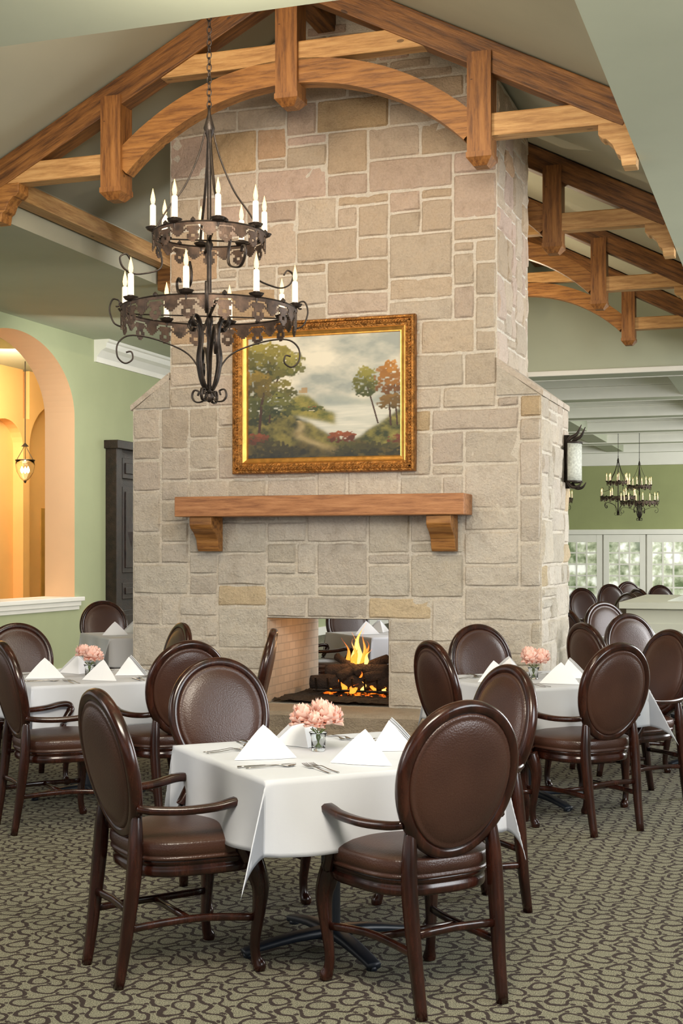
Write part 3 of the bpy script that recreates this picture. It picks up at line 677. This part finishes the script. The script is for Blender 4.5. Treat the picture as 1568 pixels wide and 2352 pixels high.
def make_napkin():
    b=MB(); n=10
    for k,(w,h,y) in enumerate(((.115,.118,0),(.111,.112,.007),(.107,.106,.014))):
        vs=[]
        for i in range(n+1):
            u=-1+2*i/n
            for j in range(n+1):
                t_=j/n; top=h*(1-abs(u)**1.12); vs.append((u*w,y-.035+.05*t_*(1-abs(u))+.012*(1-u*u)*(1-t_)*-1,top*t_))
        b.add(vs,[(i*(n+1)+j,(i+1)*(n+1)+j,(i+1)*(n+1)+j+1,i*(n+1)+j+1) for i in range(n) for j in range(n)])
    b.add([(-.107,-.015,0),(.107,-.015,0),(0,.028,.108),(0,.125,.0)],[(0,2,3),(1,3,2)])
    return b
def dirs(): return [(-.707,-.707),(.707,-.707),(-.707,.707),(.707,.707)]
NK=None
def napkin(x,y,z,a):
    global NK
    if NK is None: o=make_napkin().obj("napkin",m_napkin,solid=.0015); lab(o,"white linen napkin folded into a standing triangle","napkin","folded white napkins"); NK=o
    else: o=NK.copy(); link(o)
    o.location=(x,y,z); o.rotation_euler=(0,0,a)
for i,(tx,ty) in enumerate(tabs[:7]):
    for k,(dx,dy) in enumerate(dirs()):
        o=.27
        a=rot(-dx,-dy)+(.25 if k%2 else -.2)
        if k==0: a=math.radians(18.7)+.25
        if k==1: a=math.radians(18.7)-.35
        napkin(tx+dx*o,ty+dy*o,ZT,a)
def piece(kind):
    b=MB(); 
    if kind=="fork":
        b.sweep([(0,-.09,.002,.0012,.0045),(0,-.03,.004,.0012,.003),(0,.02,.009,.0012,.0025),(0,.04,.006,.0012,.009),(0,.055,.004,.0012,.010)],sm=3,n=6)
        for k in range(4): x=-.009+.006*k; b.sweep([(x,.052,.004,.001,.0016),(x,.075,.006,.001,.0015),(x,.095,.011,.0008,.001)],sm=2,n=5)
    elif kind=="knife":
        b.sweep([(0,-.11,.004,.003,.006),(0,-.02,.004,.0025,.005),(0,0,.004,.001,.007),(.001,.07,.004,.0008,.008),(.003,.105,.004,.0006,.003)],sm=3,n=6)
    else:
        b.sweep([(0,-.09,.002,.0012,.0045),(0,-.02,.004,.0012,.003),(0,.03,.008,.0012,.003),(0,.045,.005,.0015,.012),(0,.062,.003,.002,.018),(0,.08,.004,.0015,.013),(0,.092,.006,.001,.003)],sm=3,n=8)
    o=b.obj(kind,m_silver,smooth=True); lab(o,{"fork":"polished steel fork on the white tablecloth","knife":"polished steel table knife on the white tablecloth","spoon":"polished steel spoon on the white tablecloth"}[kind],kind,"steel "+kind+"s"); return o
cut={k:None for k in ("fork","knife","spoon")}
def place(kind,x,y,z,a):
    if cut[kind] is None: cut[kind]=piece(kind); o=cut[kind]
    else: o=cut[kind].copy(); link(o)
    o.location=(x,y,z); o.rotation_euler=(0,0,a)
for (tx,ty) in tabs[:3]:
    for dx,dy in dirs():
        a=rot(-dx,-dy); px,py=-dy,dx
        for off,kind,aa in ((.185,"fork",0.1),(.215,"fork",.05),(-.185,"knife",-.06),(-.215,"spoon",-.1)):
            place(kind,tx+dx*.335+px*off*-1,ty+dy*.335+py*off*-1,ZT,a+aa)
# peonies
def make_flowers(loc):
    f=empty("peony_arrangement",loc); lab(f,"pink peonies in a small clear glass vase on the table","flower arrangement","pink peony vases")
    b=MB(); b.lathe([(.024,0),(.027,.004),(.027,.05),(.033,.066),(.036,.07),(.033,.069),(.0245,.05),(.0235,.01)],20); b.obj("vase",m_clear,parent=f,smooth=True)
    b=MB()
    for a in range(7):
        t_=a*.9; b.sweep([(.012*math.cos(t_),.012*math.sin(t_),.01,.002,.002),(-.008*math.cos(t_),-.008*math.sin(t_),.05,.002,.002),(.03*math.cos(t_+1),.03*math.sin(t_+1),.085,.002,.002)],n=5,sm=2)
    b.obj("stems",m_green,parent=f,smooth=True)
    rr=random.Random(2)
    for (x,y,z,s) in ((-.052,-.02,.112,1.2),(.048,-.015,.115,1.25),(.0,.035,.13,1.15),(.004,-.045,.105,.95)):
        b=MB()
        for lay,(cnt,el,ln,wd) in enumerate(((9,-25,.046,.026),(9,5,.047,.025),(8,32,.044,.022),(7,52,.038,.019),(6,70,.032,.015),(5,84,.026,.011))):
            for k in range(cnt):
                a=2*pi*k/cnt+lay*.5+rr.uniform(-.2,.2); e0=math.radians(el+rr.uniform(-10,10)); cu=math.radians(55 if lay<3 else 75); vs=[]
                for i in range(5):
                    u=i/4
                    rad=ln*s*u*math.cos(e0*.6+cu*u*.25); hh=ln*s*u*math.sin(e0)+.010*u*u*s
                    for j in range(5):
                        q=-1+2*j/4; w=wd*s*math.sin(pi*(.15+.72*u))*(1 if u<1 else .7)
                        cup=.012*q*q*s*u; ruf=.003*math.sin(q*6+k)*u
                        R_=rad-cup*.4+ruf; x_=R_*math.cos(a)-q*w*math.sin(a); y_=R_*math.sin(a)+q*w*math.cos(a); vs.append((x_,y_,hh+cup+ruf))
                b.add(vs,[(i*5+j,i*5+j+1,(i+1)*5+j+1,(i+1)*5+j) for i in range(4) for j in range(4)])
        b.obj("peony",m_pink,parent=f,smooth=True,loc=(x,y,z))
    return f
F0=make_flowers((tabs[0][0]-.06,tabs[0][1]+.03,ZT))
for i in (1,2,3): clone(F0,(tabs[i][0],tabs[i][1],ZT),1.0*i)
# ---------------------------------------------------------------- chandelier
def make_chandelier(loc,ztop):
    c=empty("chandelier",loc,0); lab(c,"two-tier wrought iron chandelier with lit candle lamps","chandelier","wrought iron chandeliers")
    art=["################","################","####........####","###..######..###","###.########.###","####.######.####","###...####...###","##....####....##","#....##..##....#",".....##..##.....",".....######.....","......####......",".......##......."]
    def hoop(R_,zt,h,mot):
        b=MB(); rows=len(art); n=16*mot; idx={}; vs=[]; fs=[]
        for i in range(n):
            for j in range(rows):
                if art[j][i%16]!='#': continue
                q=[]
                for di,dj in ((0,0),(1,0),(1,1),(0,1)):
                    k=((i+di)%n,j+dj)
                    if k not in idx:
                        t_=2*pi*k[0]/n; idx[k]=len(vs); vs.append((R_*math.cos(t_),R_*math.sin(t_),zt-h*k[1]/rows))
                    q.append(idx[k])
                fs.append(tuple(q))
        b.add(vs,fs); b.obj("hoop",m_iron2,parent=c,solid=.005)
        b=MB()
        for k in range(mot):
            t_=2*pi*(k+.5)/mot; x,y=R_*math.cos(t_),R_*math.sin(t_)
            b.lathe([(.001,-.006),(.012,0),(.013,.008),(.002,.02)],6,(x,y,zt))
        b.sweep([(R_*math.cos(2*pi*k/24),R_*math.sin(2*pi*k/24),zt,.004,.006) for k in range(24)],closed=True,n=6,sm=2)
        b.obj("hoop_rim",m_iron,parent=c)
    hoop(.42,.435,.11,16); hoop(.27,.80,.095,11)
    b=MB(); b.lathe([(.001,-.01),(.02,0),(.024,.02),(.012,.045),(.01,.1),(.012,.36),(.02,.38),(.012,.4),(.011,.72),(.02,.75),(.011,.77),(.010,1.25),(.018,1.28),(.028,1.31),(.016,1.35),(.008,1.38),(.006,1.42)],12)
    for zz,R_ in ((.405,.42),(.77,.27)):
        for k in range(4):
            a=k*pi/2+.5; b.sweep([(0,0,zz,.003,.009),(R_*math.cos(a),R_*math.sin(a),zz,.003,.009)],sm=1,n=4)
    b.obj("stem",m_iron,parent=c,smooth=True)
    def radial(prof,a,wd,thk,name,n=4):
        b=MB(); ca,sa=math.cos(a),math.sin(a)
        b.sweep([(r_*ca,r_*sa,z,wd,thk) for r_,z in prof],hint=(-sa,ca,0),n=6,e=.6,sm=5); b.obj(name,m_iron,parent=c,smooth=True)
    for k in range(4):
        a=k*pi/2+.5
        radial([(.015,.03),(.045,.14),(.10,.22),(.2,.27),(.31,.30),(.39,.30),(.435,.26),(.435,.20),(.40,.17),(.365,.19),(.37,.225),(.395,.222)],a,.009,.004,"scroll_arm")
        radial([(.02,.05),(.05,.10),(.07,.2),(.055,.30),(.075,.38),(.11,.40),(.125,.37),(.105,.345),(.09,.36)],a+pi/4,.014,.004,"scroll_arm")
        radial([(.265,.72),(.24,.66),(.25,.61),(.31,.585),(.38,.575),(.43,.60),(.445,.645),(.415,.665),(.395,.64)],a+.3,.007,.004,"scroll_arm")
        radial([(.42,.35),(.455,.37),(.475,.43),(.46,.48),(.43,.475),(.43,.45),(.445,.447)],a-.1,.009,.004,"scroll_arm")
        radial([(.01,.04),(.03,.0),(.07,-.005),(.09,.02),(.08,.05),(.055,.045),(.06,.025)],a-.5,.008,.004,"scroll_arm")
        radial([(.015,1.32),(.05,1.18),(.12,1.02),(.20,.91),(.262,.80)],a+.1,.007,.004,"strap")
    b=MB(); z=1.41; k=0
    while z<ztop:
        L_=.026; hx,hy=((1,0,0),(0,1,0))[k%2],((0,1,0),(1,0,0))[k%2]
        pts=[]
        for q in range(8):
            a=2*pi*q/8; pts.append((hx[0]*.011*math.cos(a),hx[1]*.011*math.cos(a),z+L_*.5+ (L_*.72)*math.sin(a),.0028,.0028))
        b.sweep(pts,hint=hy,closed=True,n=5,sm=2,e=1); z+=.030; k+=1
    b.obj("chain",m_iron,parent=c,smooth=True)
    for R_,zz,off in ((.42,.44,10),(.27,.805,-12)):
        for k in range(8):
            a=math.radians(off+45*k)
            b=MB(); b.lathe([(.004,-.03),(.006,-.01),(.028,.0),(.036,.012),(.032,.012),(.016,.006),(.016,.02)],14); p=b.obj("drip_pan",m_iron,parent=c,loc=(R_*math.cos(a),R_*math.sin(a),zz))
            b=MB(); b.lathe([(.014,.006),(.015,.02),(.014,.115),(.011,.12),(.004,.12)],12); b.obj("candle",m_candle,parent=p,smooth=True)
            b=MB(); b.lathe([(.003,.118),(.0095,.130),(.0115,.145),(.0085,.165),(.004,.183),(.0008,.198)],12); b.obj("flame_bulb",m_flamebulb,parent=p,smooth=True)
    return c
CH=make_chandelier((-2.686,5.95,2.193),ZR-.51*.644-2.193)
clone(CH,(-3.62,28.97,2.23),.4,sc=.88); clone(CH,(-3.07,27.99,2.09),.9,sc=.88); clone(CH,(-4.95,28.9,2.2),.2,sc=.88)
# lantern in corridor
ln=empty("hanging_lantern",(-9.55,15.35,2.38)); lab(ln,"glass bell lantern with candle lights hanging in the orange corridor","lantern")
b=MB(); b.lathe([(.02,0),(.06,.03),(.11,.12),(.125,.2),(.12,.27),(.115,.27),(.12,.2),(.105,.12),(.055,.035),(.02,.008)],20); b.obj("bell_glass",m_clear,parent=ln,smooth=True)
b=MB(); b.sweep([(.122*math.cos(2*pi*k/16),.122*math.sin(2*pi*k/16),.27,.008,.008) for k in range(16)],closed=True,n=6,sm=1)
for k in range(3):
    a=k*2*pi/3; b.sweep([(.12*math.cos(a),.12*math.sin(a),.27,.004,.004),(.03*math.cos(a),.03*math.sin(a),.42,.004,.004),(0,0,.5,.004,.004)],n=5,sm=3)
b.lathe([(.001,-.03),(.014,-.02),(.02,0),(.006,.01)],10); b.lathe([(.05,.45),(.03,.47),(.005,.5)],12); b.lathe([(.007,.5),(.007,1.56)],6); b.obj("hanger",m_iron,parent=ln)
b=MB()
for k in range(3):
    a=k*2.1; b.lathe([(.004,.1),(.018,.12),(.02,.15),(.003,.19)],10,(.045*math.cos(a),.045*math.sin(a),0))
b.obj("bulbs",emis("lantern_bulb",(1,.75,.4),14),parent=ln,smooth=True)
# sconces on the chimney sides
def sconce(loc,s,ext):
    c=empty("wall_sconce",loc); lab(c,"iron wall sconce with curled horns and pale half-round shade","wall lamp","iron wall sconces")
    b=MB(); N=12; vs=[]
    for z in (0,.1,.2,.3):
        for i in range(N+1):
            a=-pi/2+pi*i/N; vs.append((s*(.02+.09*math.cos(a)),.11*math.sin(a),z))
    b.add(vs,[(j*(N+1)+i,j*(N+1)+i+1,(j+1)*(N+1)+i+1,(j+1)*(N+1)+i) for j in range(3) for i in range(N)]); b.obj("lamp_shade",m_shade,parent=c,smooth=True,solid=.003)
    b=MB()
    for z in (0,.3): b.sweep([(s*(.02+.095*math.cos(-pi/2+pi*i/8)),.115*math.sin(-pi/2+pi*i/8),z,.008,.004) for i in range(9)],n=6,sm=2)
    b.box(min(s*-.02,s*.02),max(s*-.02,s*.02),-.03,.03,-.05,.36)
    for yy in (-.1,.1):
        b.sweep([(s*.02,yy,.3,.008,.010),(s*.04*ext,yy,.33,.010,.016),(s*.09*ext,yy,.36,.009,.012),(s*.125*ext,yy,.43,.003,.003)],hint=(0,1,0),n=6)
        b.sweep([(s*.02,yy,0,.008,.010),(s*.05*ext,yy,-.04,.010,.014),(s*.10*ext,yy,-.04,.008,.010),(s*.13*ext,yy,0,.003,.003)],hint=(0,1,0),n=6)
    b.obj("bracket",m_iron,parent=c,smooth=True)
sconce((XC+H2+.03,10.42,2.0),1,1); sconce((XC-H2-.03,10.4,2.30),-1,2.9)
# ---------------------------------------------------------------- lights
def area(loc,target,size,power,col=(1,1,1),sy=None):
    l=bpy.data.lights.new("area",'AREA'); l.energy=power; l.size=size; l.color=col
    if sy: l.shape='RECTANGLE'; l.size_y=sy
    o=bpy.data.objects.new("area_light",l); link(o); o.location=loc
    o.rotation_euler=(Vector(target)-Vector(loc)).to_track_quat('-Z','Y').to_euler(); return o
def point(loc,power,col,r=0.0):
    l=bpy.data.lights.new("pt",'POINT'); l.energy=power; l.color=col; l.shadow_soft_size=r
    o=bpy.data.objects.new("point_light",l); link(o); o.location=loc; return o
area((-.6,2.2,3.6),(-3.3,9.5,2.6),1.6,300,(1,.90,.76))
area((-2.2,5.0,3.88),(-3.3,9.5,2.1),.8,55,(1,.88,.70))
area((-3.4,6.3,4.75),(-3.3,9.5,3.9),1.0,55,(1,.80,.58))
area((4.5,3.5,2.4),(-2,6,.9),2.4,220,(.93,.97,1))
area((-6.5,2.5,2.6),(-3,7,1.2),2.0,85,(1,.97,.93))
area((4.0,12,2.6),(-2,11,2.2),3.0,460,(.99,.99,1))
area((2.5,23,3.0),(-3,24,1),4,480,(1,1,.96))
area((2.0,29,3.0),(-3,33,1.5),3,340,(1,1,.96))
area((-6.6,12.3,3.2),(-7.6,14,1.5),1.2,38,(1,.97,.9))
area((-5.5,19,3.6),(-5,19,0),3,150,(1,1,.95))
area((-3.0,11.2,1.35),(-3.0,12.3,.6),.8,6,(1,.95,.9))
area((-9.1,14.3,3.7),(-10.0,17,1.2),1.2,150,(1,.88,.66))
point((-2.686,5.95,3.3),42,(1,.78,.5)); point((-2.686,5.95,2.95),12,(1,.75,.45)); point((-9.55,15.35,3.1),40,(1,.74,.42))
point((XC+.05,FY+.5,.75),3.5,(1,.5,.18)); point((-3.33,13,4.2),45,(1,.80,.55)); point((-3.33,16,4.2),45,(1,.80,.55))
w=bpy.data.worlds.new("W"); SC.world=w; w.use_nodes=True
w.node_tree.nodes["Background"].inputs[0].default_value=(1,.985,.96,1); w.node_tree.nodes["Background"].inputs[1].default_value=.66
SC.view_settings.view_transform='Standard'; SC.view_settings.exposure=0
# ---------------------------------------------------------------- camera
cd=bpy.data.cameras.new("cam"); cam=bpy.data.objects.new("camera",cd); link(cam); SC.camera=cam
cam.location=(0,0,1.47); cam.rotation_euler=(pi/2,0,math.radians(18.7))
cd.sensor_fit='VERTICAL'; cd.sensor_height=36; cd.sensor_width=24; cd.lens=3100/2352*36; cd.shift_y=89/2352; cd.clip_end=200
